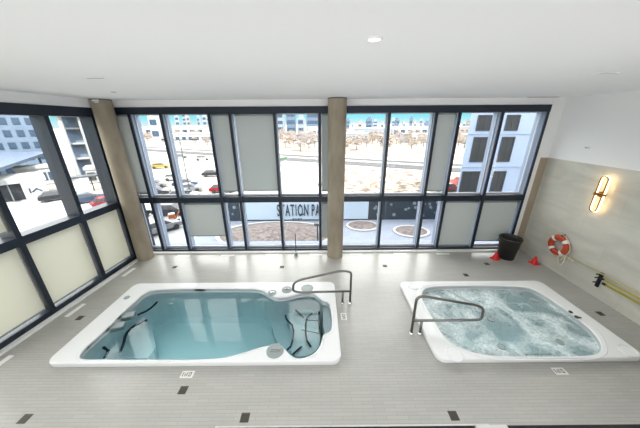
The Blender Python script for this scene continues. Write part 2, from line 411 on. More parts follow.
shade(4.84, 5.91, .28, 1.6, 'grey lower roller shade at the far right above the bin', 'roller shades on the window wall')
def lshade(s0, s1, z0, z1, label):
    o = LP((s0+s1)/2, .065, z0); t = thing('roller_shade', label, 'roller shade', o, math.atan2(LT.y, LT.x), 'warm-lit shades on the left glass wall')
    hw = (s1-s0)/2; h = z1-z0
    obj('fabric', box(-hw, hw, -.003, .003, .03, h), 'shade_warm_lit', t)
    obj('hem_bar', box(-hw, hw, -.012, .012, 0, .035, .004), 'greyplastic', t)
lshade(.53, 1.43, .17, 1.66, 'warm-lit lower shade of the left glass wall beside the corner column')
lshade(1.56, 2.64, .19, 1.66, 'wide warm-lit lower shade in the middle of the left glass wall')
lshade(2.76, 3.84, .19, 1.66, 'warm-lit lower shade of the left glass wall cut by the photo edge')
lshade(2.76, 3.84, 1.95, 3.96, 'warm-lit upper shade of the left glass wall at the photo edge')

# ------------------------------------------------------------------ pools
def ngon_prism(bm, poly, z0, z1):
    lo = [bm.verts.new((x, y, z0)) for x, y in poly]; hi = [bm.verts.new((x, y, z1)) for x, y in poly]
    bm.faces.new(lo); bm.faces.new(hi)
    n = len(poly)
    for i in range(n): bm.faces.new((lo[i], lo[(i+1) % n], hi[(i+1) % n], hi[i]))
    return bm
def chaikin(poly, it=2): return [(p.x, p.y) for p in smooth_path([(x, y, 0) for x, y in poly], it, True)]
def offset(poly, d):
    n = len(poly); q = []
    ar = sum(poly[i][0]*poly[(i+1) % n][1]-poly[(i+1) % n][0]*poly[i][1] for i in range(n))
    sg = 1 if ar > 0 else -1
    for i in range(n):
        a = Vector(poly[i-1]); b = Vector(poly[(i+1) % n]); t = (b-a).normalized()
        q.append((poly[i][0]+sg*t.y*d, poly[i][1]-sg*t.x*d))
    return q
def make_tub(t, outer, inner, depth, wl, water):
    rim = curve_plate('rim', [rrect(*outer, .16), inner], -.0, .10, .018, 'acryl', t)
    zs = [(0, .085), (0, -.02), (-.03, -.30), (-.05, -depth+.12), (-.12, -depth)]
    bm = bmesh.new(); rows = []
    for d, z in zs:
        pl = offset(inner, d) if d else inner
        rows.append([bm.verts.new((x, y, z)) for x, y in pl])
    n = len(inner)
    for a, b in zip(rows, rows[1:]):
        for i in range(n): bm.faces.new((a[i], a[(i+1) % n], b[(i+1) % n], b[i]))
    bm.faces.new(rows[-1])
    obj('basin', bm, 'shell', t)
    wb = ngon_prism(bmesh.new(), offset(inner, .004), -depth-.1, wl)
    obj('water', wb, water, t)
def bead(t, name, poly, z, r, m):
    return obj(name, tube(bmesh.new(), [(x, y, z) for x, y in poly], r, 8, True), m, t, True)

swim = thing('swim_spa', 'long white acrylic swim spa of still blue water set in the floor at left', 'pool', (0, 0, 0))
sin_ = chaikin(SWIM_IN, 2)
make_tub(swim, SWIM_OUT, sin_, .85, .0, 'water')
bead(swim, 'inner_lip', offset(sin_, .035), .094, .012, 'acryl')
# stairs and seats under water
def plate(name, poly, z0, z1, m, t, lab=None):
    o = obj(name, ngon_prism(bmesh.new(), chaikin(poly, 1), z0, z1), m, t)
    if lab: o['label'] = lab
    return o

plate('shallow_shelf', [(0.06, 4.55), (0.22, 4.52), (0.24, 3.69), (0.05, 3.64)], -.6, -.06, 'step', swim)
plate('entry_step', [(-0.79, 4.84), (-0.03, 4.9), (0.01, 3.93), (-0.03, 3.61), (-0.24, 3.44), (-0.45, 3.42), (-0.59, 3.53), (-0.57, 4.12), (-0.76, 4.44)], -.84, -.35, 'step', swim)
plate('lower_step', [(-1.18, 5.35), (-0.74, 5.19), (-0.79, 4.73), (-0.56, 4.33), (-0.57, 3.76), (-0.67, 3.76), (-0.93, 3.93), (-1.21, 4.64)], -.84, -.6, 'step', swim)
plate('lounge_seat', [(-4.04, 4.6), (-3.23, 3.59), (-4.03, 3.59), (-4.82, 3.91), (-4.87, 4.31), (-4.76, 4.67), (-4.51, 4.94)], -.84, -.55, 'step', swim)
plate('side_bench', [(-4.59, 4.9), (-4.37, 4.34), (-4.48, 3.8), (-4.35, 3.41), (-4.53, 3.42), (-4.62, 3.57), (-4.59, 4.11), (-4.62, 4.46)], -.84, -.42, 'shell', swim)
def strip_on(name, pts, z, r=.018, m='navy'): return obj(name, tube(bmesh.new(), smooth_path([(x, y, z) for x, y in pts], 1), r, 8), m, swim, True)
strip_on('grip_strip', [(-0.62, 4.66), (-0.39, 4.4)], -0.31)
strip_on('grab_bar', [(-0.19, 4.51), (-0.33, 4.34), (-0.3, 3.79), (-0.19, 3.61)], -0.31)
strip_on('grip_strip', [(-0.8, 4.47), (-0.77, 4.35), (-0.57, 4.13), (-0.57, 3.66), (-0.65, 3.56)], -0.32999999999999996)
strip_on('grip_strip', [(-0.53, 3.44), (-0.38, 3.61)], -0.31)
strip_on('grip_strip', [(-0.03, 4.62), (-0.02, 3.91)], -0.27999999999999997)
strip_on('grip_strip', [(-4.03, 4.3), (-3.87, 4.46), (-3.85, 4.72)], -.13, .022)
strip_on('grip_strip', [(-3.92, 4.39), (-4.12, 4.21), (-4.11, 3.97), (-3.97, 3.74), (-3.91, 3.56)], -.35, .026)
strip_on('grip_strip', [(-4.09, 3.48), (-3.92, 3.39), (-3.89, 3.25)], -.13, .022)
strip_on('grip_strip', [(-4.09, 3.47), (-3.93, 3.4)], -.13, .022)
strip_on('seat_line', [(-0.34, 4.3), (-0.05, 4.29)], -.31, .007)
strip_on('seat_line', [(-0.41, 4.03), (-0.03, 3.93)], -.31, .007)
obj('head_cushion', bx(bmesh.new(), -.19, .19, -.08, .08, -.1, .0, .03, mtx=Matrix.Translation((-4.15, 4.13, .03)) @ Matrix.Rotation(.35, 4, 'Z')), 'greyplastic', swim)
obj('head_cushion', bx(bmesh.new(), -.19, .19, -.08, .08, -.1, .0, .03, mtx=Matrix.Translation((-4.15, 3.84, .03)) @ Matrix.Rotation(.35, 4, 'Z')), 'greyplastic', swim)
obj('jet', cyl(bmesh.new(), (-1.02, 4.78, -.32), (-1.02, 4.78, -.28), .04, seg=14), 'navy', swim)
obj('jet', cyl(bmesh.new(), (-1.0, 4.65, -.32), (-1.0, 4.65, -.28), .04, seg=14), 'navy', swim)
obj('jet', cyl(bmesh.new(), (-3.63, 4.85, -.32), (-3.63, 4.85, -.28), .04, seg=14), 'acryl', swim)
obj('jet', cyl(bmesh.new(), (-2.53, 5.02, -.32), (-2.53, 5.02, -.28), .04, seg=14), 'acryl', swim)
obj('jet', cyl(bmesh.new(), (-0.28, 4.95, -.32), (-0.28, 4.95, -.28), .04, seg=14), 'navy', swim)
obj('jet', cyl(bmesh.new(), (-0.17, 4.77, -.32), (-0.17, 4.77, -.28), .04, seg=14), 'navy', swim)

# tub
tub = thing('hot_tub', 'square white acrylic hot tub with foaming bubbling water at right', 'hot tub', (0, 0, 0))
tin = chaikin(TUB_IN, 2)
make_tub(tub, TUB_OUT, tin, .75, .0, 'foamy')
bead(tub, 'inner_lip', offset(tin, .07), .094, .014, 'acryl')
bead(tub, 'seat_edge', offset(tin, -.28), -.18, .02, 'step')
def dial(t, name, x, y, z, r, m='greyplastic', knob=True):
    bm, rows = lathe(bmesh.new(), [(r, 0), (r, .012), (r*.86, .018), (r*.8, .012), (.001, .012)], 24, (x, y, z))
    o = obj(name, bm, m, t, False)
    if knob: k = obj('knob', bx(bmesh.new(), x-r*.55, x+r*.55, y-r*.16, y+r*.16, z+.012, z+.032, .004), 'chrome', o)
    return o
dial(swim, 'control_dial', -1.12, 4.72, .098, 0.1, 'greyplastic', True)
dial(swim, 'control_dial', -0.79, 4.83, .098, 0.12, 'greyplastic', True)
dial(swim, 'control_dial', -0.31, 4.88, .098, 0.14, 'greyplastic', False)
dial(swim, 'control_dial', -0.79, 3.17, .098, 0.15, 'greyplastic', True)
dial(swim, 'control_dial', -4.41, 4.6, .098, 0.06, 'greyplastic', False)
dial(tub, 'filter_lid', 2.24, 4.92, .097, 0.13, 'acryl', False)
dial(tub, 'filter_lid', 2.27, 3.08, .097, 0.15, 'acryl', False)
dial(tub, 'filter_lid', 5.28, 3.11, .097, 0.13, 'acryl', False)
dial(tub, 'control_button', 5.18, 4.03, .098, 0.035, 'slot', False)
dial(tub, 'control_button', 5.17, 3.89, .098, 0.04, 'slot', False)
dial(tub, 'control_button', 5.22, 3.87, .098, 0.02, 'slot', False)
dial(tub, 'water_jet', 3.43, 4.2, -.01, .07, 'greyplastic', False)
dial(tub, 'water_jet', 3.26, 3.3, -.01, .07, 'greyplastic', False)
dial(tub, 'water_jet', 3.51, 3.96, -.01, .07, 'greyplastic', False)
dial(tub, 'water_jet', 4.4, 3.39, -.01, .07, 'greyplastic', False)
dial(tub, 'water_jet', 2.96, 4.55, -.01, .07, 'greyplastic', False)
dial(tub, 'water_jet', 4.88, 4.53, -.01, .07, 'greyplastic', False)


# ------------------------------------------------------------------ handrails
def handrail(label, pts, posts, y, r=.025):
    t = thing('handrail', label, 'handrail', (posts[1], y, 0))
    loc = lambda p: (p[0]-posts[1], 0, p[1])
    path = [Vector(loc(p)) for p in pts]
    # round the corners
    q = [path[0]]
    for i in range(1, len(path)-1):
        a, b, c = path[i-1], path[i], path[i+1]
        d = min(.10, (a-b).length*.45, (c-b).length*.45)
        p1 = b+(a-b).normalized()*d; p2 = b+(c-b).normalized()*d
        for k in range(6):
            s = k/5; q.append(p1*(1-s)**2+b*2*s*(1-s)+p2*s*s)
    q.append(path[-1])
    obj('loop', tube(bmesh.new(), q, r, 12), 'rail', t, True)
    zb = pts[-1][1]
    obj('post', cyl(bmesh.new(), loc((posts[0], 0)), loc((posts[0], zb)), r), 'rail', t, True)
    for px in posts:
        bm, _ = lathe(bmesh.new(), [(.048, 0), (.048, .012), (.03, .03), (r, .034)], 20, loc((px, 0)))
        obj('base_flange', bm, 'chrome', t, True)
    return t
handrail('steel handrail loop reaching over the swim spa steps', [(.67, 0), (.67, .80), (.57, .84), (.40, .84), (-.43, .63), (-.58, .54), (-.60, .34), (-.46, .30), (.67, .32)], (.50, .67), 4.48)
handrail('steel handrail loop reaching over the left edge of the hot tub', [(1.745, 0), (1.745, .80), (1.80, .86), (1.90, .86), (2.84, .66), (3.01, .59), (3.03, .33), (2.88, .31), (1.745, .31)], (1.91, 1.745), 3.62)

# ------------------------------------------------------------------ bin, cones
t = thing('trash_bin', 'round charcoal plastic bin standing in the right corner below the window', 'bin', (5.56, 6.42, 0))
bm, rows = lathe(bmesh.new(), [(.001, .02), (.19, .02), (.21, 0), (.265, .60), (.285, .60), (.29, .65), (.28, .66), (.262, .65), (.25, .60), (.19, .05), (.001, .05)], 32)
obj('body', bm, 'bin', t, True)
for s in (-1, 1):
    obj('handle', tube(bmesh.new(), smooth_path([(s*.27, -.09, .58), (s*.32, -.08, .55), (s*.32, .08, .55), (s*.27, .09, .58)], 2), .014, 8), 'bin', t, True)
def cone(x, y, rz, label):
    t = thing('marker_cone', label, 'cone', (x, y, 0), rz)
    bm = bmesh.new(); bx(bm, -.10, .10, -.10, .10, 0, .022, .006)
    obj('base', bm, 'red', t)
    bm, _ = lathe(bmesh.new(), [(.085, .02), (.025, .215), (.018, .222), (.001, .222)], 20)
    obj('cone_body', bm, 'red', t, True)
cone(5.20, 6.34, .3, 'small red plastic cone on the floor just left of the bin')
cone(6.12, 6.06, .1, 'small red plastic cone on the floor by the tiled right wall')

# ------------------------------------------------------------------ life ring, poles, sconce
t = thing('life_ring', 'orange life ring with white bands hanging on the tiled right wall', 'life ring', (XR-.065, 5.72, .76))
def ring(bm, a0, a1, R, r, seg=64, k=14, squash=.75):
    rows = []
    n = max(3, int(seg*(a1-a0)/(2*PI)))
    closed = abs(a1-a0-2*PI) < 1e-4
    for i in range(n if closed else n+1):
        a = a0+(a1-a0)*i/n
        rows.append([bm.verts.new((math.sin(2*PI*j/k)*r*squash, (R+r*math.cos(2*PI*j/k))*math.cos(a), (R+r*math.cos(2*PI*j/k))*math.sin(a))) for j in range(k)])
    m = len(rows)
    for i in range(m if closed else m-1):
        for j in range(k): bm.faces.new((rows[i][j], rows[i][(j+1) % k], rows[(i+1) % m][(j+1) % k], rows[(i+1) % m][j]))
    return bm
obj('ring_body', ring(bmesh.new(), 0, 2*PI, .205, .072), 'orange', t, True)
for a in (45, 135, 225, 315):
    obj('band', ring(bmesh.new(), rad(a-10), rad(a+10), .205, .077), 'band', t, True)
gp = []
for k in range(4):
    a0 = 45+90*k
    for q in range(8):
        a = rad(a0+90*q/8); rr = .285+.03*math.sin(PI*q/8)
        gp.append((-.01, rr*math.cos(a), rr*math.sin(a)))
obj('grab_rope', tube(bmesh.new(), gp, .009, 6, True), 'rope', t, True)
obj('hook', bx(bmesh.new(), -.02, .063, -.03, .0, .24, .31, .004), 'black', t)
t = thing('throw_rope', 'cream rope loops hanging from the bottom of the life ring', 'rope', (XR-.05, 5.55, .55))
rp = smooth_path([(0, .16, .02), (-.03, .10, -.10), (-.02, .0, -.14), (0, -.05, -.02), (-.03, -.02, .08), (-.05, .05, -.02), (-.03, .02, -.22), (-.03, -.07, -.26), (-.01, -.11, -.12), (0, -.06, .04), (0, -.18, .03), (0, -.3, .0)], 3)
obj('rope_loop', tube(bmesh.new(), rp, .012, 7), 'rope', t, True)
def pole(label, y0, z0, y1, z1, off, r, m, hook=False):
    t = thing('rescue_pole', label, 'pole', (XR-off, y0, z0))
    obj('shaft', cyl(bmesh.new(), (0, 0, 0), (0, y1-y0, z1-z0), r, seg=12), m, t, True)
    obj('end_cap', cyl(bmesh.new(), (0, .04, 0), (0, -.03, 0), r*1.25, seg=12), 'black' if not hook else 'poletan', t, True)
pole('long thin tan rescue pole running from the life ring along the right wall', 5.36, .60, 1.2, .66, .05, .013, 'poletan', True)
pole('upper yellow rescue pole resting on the black wall bracket', 4.52, .55, 1.2, .60, .12, .017, 'pole')
pole('lower thicker yellow rescue pole below the two others', 4.50, .43, 1.2, .47, .06, .022, 'pole')
t = thing('pole_bracket', 'black vertical wall bracket holding the rescue poles', 'bracket', (XR, 4.65, .43))
obj('plate', box(-.03, 0, -.035, .035, -.17, .19, .008), 'black', t)
for z in (-.02, .10, .185): obj('hook', box(-.145, -.02, -.008, .008, z-.033, z-.012, .002), 'black', t)

t = thing('wall_sconce', 'glowing brass capsule wall light on the tiled right wall', 'lamp', (XR, 5.245, 2.275))
def stadium(w, h, n=10):
    p = []
    for i in range(n+1): a = PI*i/n; p.append((w*math.cos(a), h-w+w*math.sin(a)))
    for i in range(n+1): a = PI+PI*i/n; p.append((w*math.cos(a), -(h-w)+w*math.sin(a)))
    return p
def stad_band(hw, hh, x0, x1, th):
    bm = bmesh.new(); a = stadium(hw, hh); b = stadium(hw-th, hh-th); n = len(a)
    V = [[bm.verts.new((x, q[0], q[1])) for q in lp] for lp, x in ((a, x0), (a, x1), (b, x1), (b, x0))]
    for k in range(4):
        for i in range(n): bm.faces.new((V[k][i], V[k][(i+1) % n], V[(k+1) % 4][(i+1) % n], V[(k+1) % 4][i]))
    return bm
obj('brass_loop', stad_band(.085, .41, -.115, -.095, .02), 'brass', t)
obj('led_strip', stad_band(.087, .412, -.094, -.055, .016), 'glow', t)
obj('clasp', box(-.125, -.05, -.095, .095, -.03, .03, .005), 'brass', t)
obj('wall_mount', cyl(bmesh.new(), (0, 0, 0), (-.06, 0, 0), .06, seg=24), 'brass', t)
# small ghost-white sensors on the painted wall
t = thing('wall_sensor', 'small white sensor on the painted wall above the tiles', 'sensor', (XR, 5.93, 3.22))
obj('housing', box(-.03, 0, -.05, .05, -.03, .03, .008), 'grille', t); obj('eye', box(-.034, -.028, -.03, .03, -.012, .012), 'greyplastic', t)

# ------------------------------------------------------------------ ceiling fittings
t = thing('downlight', 'round lit downlight in the middle of the ceiling', 'ceiling light', (.41, 2.12, ZC))
bm, _ = lathe(bmesh.new(), [(.062, 0), (.062, -.008), (.046, -.012), (.044, -.002)], 28); obj('trim_ring', bm, 'trimw', t, True)
obj('lens', cyl(bmesh.new(), (0, 0, -.001), (0, 0, -.006), .044, seg=24), 'lens', t)
l = bpy.data.lights.new('downlight_beam', 'SPOT'); l.energy = 40; l.spot_size = rad(100); l.shadow_soft_size = .04
o = bpy.data.objects.new('downlight_beam', l); COL.objects.link(o); o.location = (0, 0, -.02); o.parent = t
def ceil_slot(x, y, w_, d_, label, name='ceiling_vent', cat='vent', m='greyplastic'):
    t = thing(name, label, cat, (x, y, ZC))
    obj('frame', box(-w_/2, w_/2, -d_/2, d_/2, -.006, 0), 'grille', t)
    obj('slot', box(-w_/2+.02, w_/2-.02, -d_/2+.012, (d_/2-.05 if m == 'slot' else -d_/2+.03), -.009, -.005), m, t)
ceil_slot(-2.92, 3.65, .26, .07, 'small white ceiling slot vent toward the left')
ceil_slot(3.66, 3.54, .24, .12, 'small white ceiling slot vent toward the right')
ceil_slot(5.55, 6.68, .80, .16, 'long slot vent at the ceiling edge above the right window', m='slot')
t = thing('sprinkler', 'small ceiling sprinkler cap near the left corner column', 'sprinkler', (-3.86, 5.14, ZC))
bm, _ = lathe(bmesh.new(), [(.04, 0), (.04, -.006), (.001, -.008)], 20); obj('cover', bm, 'greyplastic', t)

# ------------------------------------------------------------------ floor fittings
def drain(x, y, lab, w_=.12, d_=.12, m='drain', rz=0):
    t = thing('floor_drain', lab, 'drain', (x, y, 0), rz, 'floor drains')
    obj('plate', box(-w_/2, w_/2, -d_/2, d_/2, -.01, .003), m, t)
    g = bmesh.new()
    for i in range(4): bx(g, -w_/2+.012, w_/2-.012, -d_/2+d_*(i+.62)/5-.004, -d_/2+d_*(i+.62)/5+.004, .003, .006)
    obj('grate', g, 'slot', t)
for x, y, lab in [(-4.12, 6.02, 'small dark floor drain behind the left end of the swim spa'), (-1.07, 5.98, 'small dark floor drain between the swim spa and the window'),
                  (1.84, 5.99, 'small dark floor drain right of the centre column'), (3.87, 5.52, 'dark floor drain just behind the hot tub'),
                  (4.77, 6.05, 'dark floor drain left of the red cones'), (5.90, 4.09, 'dark floor drain between the hot tub and the tiled wall'),
                  (-5.05, 4.09, 'dark floor drain between the left glass wall and the swim spa'), (-4.09, 2.21, 'dark floor drain at the lower left of the photo'),
                  (-1.05, 2.20, 'dark floor drain in front of the swim spa near the bottom edge'), (1.83, 2.20, 'dark floor drain at the bottom between the two pools'),
                  (-2.10, 2.58, 'grey floor drain in front of the swim spa middle')]:
    drain(x, y, lab)
def marker(x, y, lab, rz=0):
    t = thing('depth_marker', lab, 'floor sign', (x, y, 0), rz, 'depth marker tiles')
    obj('tile', box(-.10, .10, -.06, .06, -.005, .003), 'band', t)
    g = bmesh.new()
    for k, (u, a, b) in enumerate([(-.07, -.035, .035), (-.035, -.035, .02), (-.005, -.035, .035)]): bx(g, u-.006, u+.006, a, b, .003, .005)
    bx(g, .025, .06, -.035, -.025, .003, .005); bx(g, .025, .06, .025, .035, .003, .005); bx(g, .025, .034, -.035, .035, .003, .005)
    bx(g, .055, .064, -.035, .035, .003, .005)
    obj('digits', g, 'slot', t)
marker(-2.16, 2.83, 'white depth marker tile on the deck in front of the swim spa')
marker(3.88, 2.83, 'white depth marker tile on the deck in front of the hot tub')
marker(.49, 4.07, 'white depth marker tile on the deck right of the swim spa', PI/2)
def grille(x, y, rz, lab):
    t = thing('floor_grille', lab, 'vent', (x, y, 0), rz, 'white floor grilles along the glass')
    obj('frame', box(-.20, .20, -.05, .05, -.01, .004), 'grille', t)
    g = bmesh.new()
    for i in range(4): bx(g, -.18, .18, -.032+i*.02, -.028+i*.02, .004, .006)
    obj('slats', g, 'trimw', t)
gl = ['nearest the left corner column', 'second from the left corner column', 'third from the left corner column', 'just left of the centre column', 'just right of the centre column', 'second to the right of the centre column', 'third to the right of the centre column']
for x, g_ in zip([-4.2, -2.84, -1.48, -.12, 1.12, 2.47, 3.80], gl): grille(x, 6.65, 0, 'white floor grille along the window wall, '+g_)
for s, g_ in ((1.08, 'nearest the corner column'), (2.54, 'in the middle'), (3.86, 'at the photo edge')):
    p = LP(s, -.30, 0); grille(p.x, p.y, math.atan2(LT.y, LT.x), 'white floor grille along the left glass wall, '+g_)
t = thing('floor_post', 'short thin post on a small base at the window left of the centre column', 'post', (-.73, 6.64, 0))
obj('base', box(-.05, .05, -.05, .05, 0, .11, .01), 'greyplastic', t); obj('rod', cyl(bmesh.new(), (0, 0, .1), (0, 0, .74), .012), 'slot', t)
# white folded piece lying on the ledge under the camera
t = thing('ledge_cap', 'white rounded cap on the black ledge at the bottom edge of the photo', 'ledge cap', (0.540, .45, 2.886))
obj('cap_body', box(-0.050, 0.050, -.04, .047, 0, .012, .004), 'grille', t)

G = -7.4
def ext(r, g, b_):   # outdoor surface albedo
    c = srgb(r, g, b_); return (c[0]*.25, c[1]*.25, c[2]*.25, 1)
random.seed(5)
M_['sand'] = noisy('sandy_lot', ext(225, 216, 202), ext(245, 240, 230), .06, .9, 9)
M_['dirt'] = noisy('brown_dirt', ext(150, 122, 98), ext(235, 222, 205), 1.2, .95, 8, lo=.42, hi=.6)
M_['plaza'] = bricks('plaza_paver', ext(190, 202, 226), ext(176, 189, 214), ext(150, 163, 190), .8, .4, .02, rough=.8)
M_['asphalt'] = noisy('asphalt', ext(56, 58, 66), ext(80, 82, 90), .6, .9)
M_['streetm'] = noisy('pale_street', ext(205, 208, 214), ext(222, 224, 228), .3, .9)
M_['mulch'] = noisy('brown_mulch', ext(120, 108, 108), ext(178, 166, 164), 3.2, .95, 8)
M_['kerb'] = mat('white_kerb', ext(240, 242, 246), .8)
M_['hoard'] = mat('pale_blue_hoarding', srgb(146, 160, 176), .6)
M_['letter'] = mat('navy_lettering', srgb(22, 38, 52), .6)
M_['mural'] = mat('navy_mural', ext(52, 72, 92), .6)
M_['muraldot'] = mat('mural_dots', ext(190, 205, 218), .6)
M_['facade'] = mat('pale_facade', srgb(142, 157, 182), .7)
M_['facadeg'] = noisy('grey_facade', ext(126, 156, 190), ext(150, 176, 206), .3, .7)
M_['facadew'] = mat('white_facade', ext(236, 238, 240), .7)
M_['winglass'] = mat('dark_window_glass', ext(40, 48, 62), .5)
M_['winframe'] = mat('window_frame_grey', ext(84, 94, 108), .5)
M_['winblue'] = mat('blue_window_glass', ext(84, 112, 144), .2)
M_['roofblue'] = mat('blue_grey_roof', ext(110, 132, 165), .6)
M_['redroof'] = mat('red_panel', ext(215, 90, 70), .6)
M_['ext_orange'] = mat('orange_paint', ext(230, 120, 60), .5)
M_['bark'] = mat('bare_branches', ext(150, 128, 108), .9)
M_['twig'] = noisy('twiggy_crown', ext(205, 185, 168), ext(235, 220, 205), 1.2, .95)
M_['twig2'] = noisy('grey_twiggy_crown', ext(195, 185, 186), ext(225, 216, 214), 1.2, .95)
M_['evergreen'] = noisy('dark_evergreen', ext(120, 124, 126), ext(150, 150, 148), 1.5, .95)
for n_, c_ in dict(white=(240, 240, 240), silver=(170, 176, 184), black=(45, 50, 58), carred=(190, 30, 50), blue=(70, 95, 130), yellow=(230, 200, 50), green=(110, 170, 130)).items():
    M_['car_'+n_] = mat('car_paint_'+n_, ext(*c_), .3)
M_['tower1'] = mat('tower_pale', ext(190, 205, 222), .7); M_['tower2'] = mat('tower_blue', ext(120, 148, 180), .5); M_['tower3'] = mat('tower_beige', ext(206, 200, 196), .8)

# ---- ground
struct('ground', box(-900, 900, -60, 2600, G-1, G-.1), 'sand').name = 'ground_lot'
struct('plaza', box(-13, 22, 7.4, 28.4, G-.3, G), 'plaza').name = 'ground_plaza'
bm = bmesh.new(); vs = [bm.verts.new(p) for p in ((-60, 7.2, G-.04), (-13, 7.2, G-.04), (-13, 30, G-.04), (-20, 40, G-.04), (-70, 40, G-.04))]
bm.faces.new(vs); struct('ground_street', bm, 'streetm')
def strip(name, p, q, w_, z, m):
    p, q = Vector(p), Vector(q); d = (q-p).normalized(); n = Vector((-d.y, d.x))*w_/2
    bm = bmesh.new(); lo = [bm.verts.new((a.x, a.y, z-.05)) for a in (p-n, q-n, q+n, p+n)]; hi = [bm.verts.new((a.x, a.y, z)) for a in (p-n, q-n, q+n, p+n)]
    bm.faces.new(lo); bm.faces.new(hi)
    for i in range(4): bm.faces.new((lo[i], lo[(i+1) % 4], hi[(i+1) % 4], hi[i]))
    return struct(name, bm, m)
strip('ground_road', (-120, 139), (110, 24), 7.0, G-.02, 'asphalt')
strip('ground_track', (-120, 149), (110, 34), 4.0, G-.02, 'asphalt')
strip('ground_path', (-120, 132), (110, 17), 1.0, G-.01, 'mulch')

M_['brush'] = noisy('dry_brush', ext(150, 128, 112), ext(238, 224, 208), .16, .95, 10, lo=.4, hi=.62)
M_['churned'] = noisy('churned_soil', ext(120, 96, 78), ext(240, 230, 216), .55, .95, 10, lo=.44, hi=.56, stretch=(1, 1.6, 1))
def patch(name, pts, z, m):
    bm = bmesh.new(); bm.faces.new([bm.verts.new((x, y, z)) for x, y in pts]); return struct(name, bm, m)
patch('ground_brush', [(-110, 160), (-13, 109), (30, 83), (75, 62), (170, 260), (0, 330), (-220, 300)], G-.07, 'brush')
patch('ground_soil', [(3, 44), (9, 38), (24, 38), (29, 50), (24, 60), (4, 68)], G-.06, 'churned')
# ---- plaza: planting beds
def disc_bed(x, y, rx, ry, label):
    t = thing('round_planter', label, 'planter', (x, y, G), 0)
    bm = bmesh.new(); n = 48
    V = [[bm.verts.new((a*math.cos(2*PI*i/n), b*math.sin(2*PI*i/n), z)) for i in range(n)] for a, b, z in ((rx, ry, 0), (rx, ry, .14), (rx-.27, ry-.27, .14), (rx-.27, ry-.27, .05))]
    for p, q in zip(V, V[1:]):
        for i in range(n): bm.faces.new((p[i], p[(i+1) % n], q[(i+1) % n], q[i]))
    obj('kerb_ring', bm, 'kerb', t)
    bm = bmesh.new(); rows = []
    for k in range(6):
        s = 1-k/6; rows.append([bm.verts.new(((rx-.25)*s*math.cos(2*PI*i/n), (ry-.25)*s*math.sin(2*PI*i/n), .08+.15*(1-s*s)+random.uniform(0, .03))) for i in range(n)])
    for p, q in zip(rows, rows[1:]):
        for i in range(n): bm.faces.new((p[i], p[(i+1) % n], q[(i+1) % n], q[i]))
    bm.faces.new(rows[-1]); obj('mulch_fill', bm, 'mulch', t, True)
disc_bed(4.95, 26.1, 1.9, 1.55, 'round white-rimmed planter on the plaza, nearer the centre column')
disc_bed(10.0, 24.45, 1.95, 1.6, 'round white-rimmed planter on the plaza, farther right from the centre column')
t = thing('planting_bed', 'large oval mulch bed with white kerb on the plaza below the lettering', 'planting bed', (-4.6, 23.6, G))
bm = bmesh.new(); n = 64; bed = [(6.3*math.cos(2*PI*i/n)*1.0, 3.5*math.sin(2*PI*i/n)) for i in range(n)]
V = [[bm.verts.new((x*s, y*s, z)) for x, y in bed] for s, z in ((1, 0), (1, .32), (.93, .32), (.93, .1))]
for p, q in zip(V, V[1:]):
    for i in range(n): bm.faces.new((p[i], p[(i+1) % n], q[(i+1) % n], q[i]))
obj('kerb_ring', bm, 'kerb', t)
bm = bmesh.new(); rows = [[bm.verts.new((x*.94*s, y*.94*s, .15+.8*(1-s*s)+random.uniform(-.05, .05))) for x, y in bed] for s in (1, .85, .7, .55, .4, .25, .1)]
for p, q in zip(rows, rows[1:]):
    for i in range(n): bm.faces.new((p[i], p[(i+1) % n], q[(i+1) % n], q[i]))
bm.faces.new(rows[-1]); obj('mulch_fill', bm, 'mulch', t, True)

# ---- hoardings
t = thing('hoarding', 'pale blue site hoarding lettered STATION PARK in tall navy capitals', 'hoarding', (-2, 28.0, G))
obj('panel', box(-7.6, 7.9, 0, .12, 0, 2.62), 'hoard', t)
obj('base_rail', box(-7.6, 7.9, -.06, 0, 0, .16), 'winframe', t)
obj('top_rail', box(-7.6, 7.9, -.04, .16, 2.56, 2.66), 'kerb', t)
def text_obj(name, s, x, z, h, sx_, parent, m='letter', y=-.07, ext=.03):
    cu = bpy.data.curves.new(name, 'FONT'); cu.body = s; cu.size = 1; cu.extrude = ext; cu.offset = .006; cu.space_character = 1.25
    o = bpy.data.objects.new('t', cu); COL.objects.link(o)
    dg = bpy.context.evaluated_depsgraph_get(); me = bpy.data.meshes.new_from_object(o.evaluated_get(dg)); bpy.data.objects.remove(o)
    me.name = name
    xs = [v.co.x for v in me.vertices]; ys = [v.co.y for v in me.vertices]
    x0, x1, y0, y1 = min(xs), max(xs), min(ys), max(ys)
    for v in me.vertices:
        a, b, c = v.co; v.co = (x+(a-x0)/(x1-x0)*sx_, y-c, z+(b-y0)/(y1-y0)*h)
    me.materials.clear(); me.materials.append(M_[m])
    q = bpy.data.objects.new(name, me); COL.objects.link(q); q.parent = parent
    return q
text_obj('lettering', 'STATION', -3.13, .62, 1.50, 3.78, t)
text_obj('lettering', 'PARK', 1.05, .62, 1.50, 2.2, t)
obj('letter_mark', box(-.28, .14, -.08, -.02, .80, .92), 'letter', t)
for k in range(4): obj('small_mark', box(-1.3+k*.32, -1.14+k*.32, -.05, -.0, .2, .3), 'letter', t)
def mural(x0, x1, y, lab, seed):
    random.seed(seed); t = thing('mural_panel', lab, 'mural panel', ((x0+x1)/2, y, G)); hw = (x1-x0)/2
    obj('panel', box(-hw, hw, 0, .12, 0, 2.62), 'mural', t)
    for k in range(int(hw*5)):
        r = random.uniform(.10, .22); x = random.uniform(-hw+.4, hw-.4); z = random.uniform(.4, 2.2)
        bm = bmesh.new(); bmesh.ops.create_cone(bm, cap_ends=True, segments=14, radius1=r, radius2=r, depth=.04, matrix=Matrix.Translation((x, -.02, z)) @ Matrix.Rotation(PI/2, 4, 'X'))
        obj('motif', bm, 'muraldot', t)
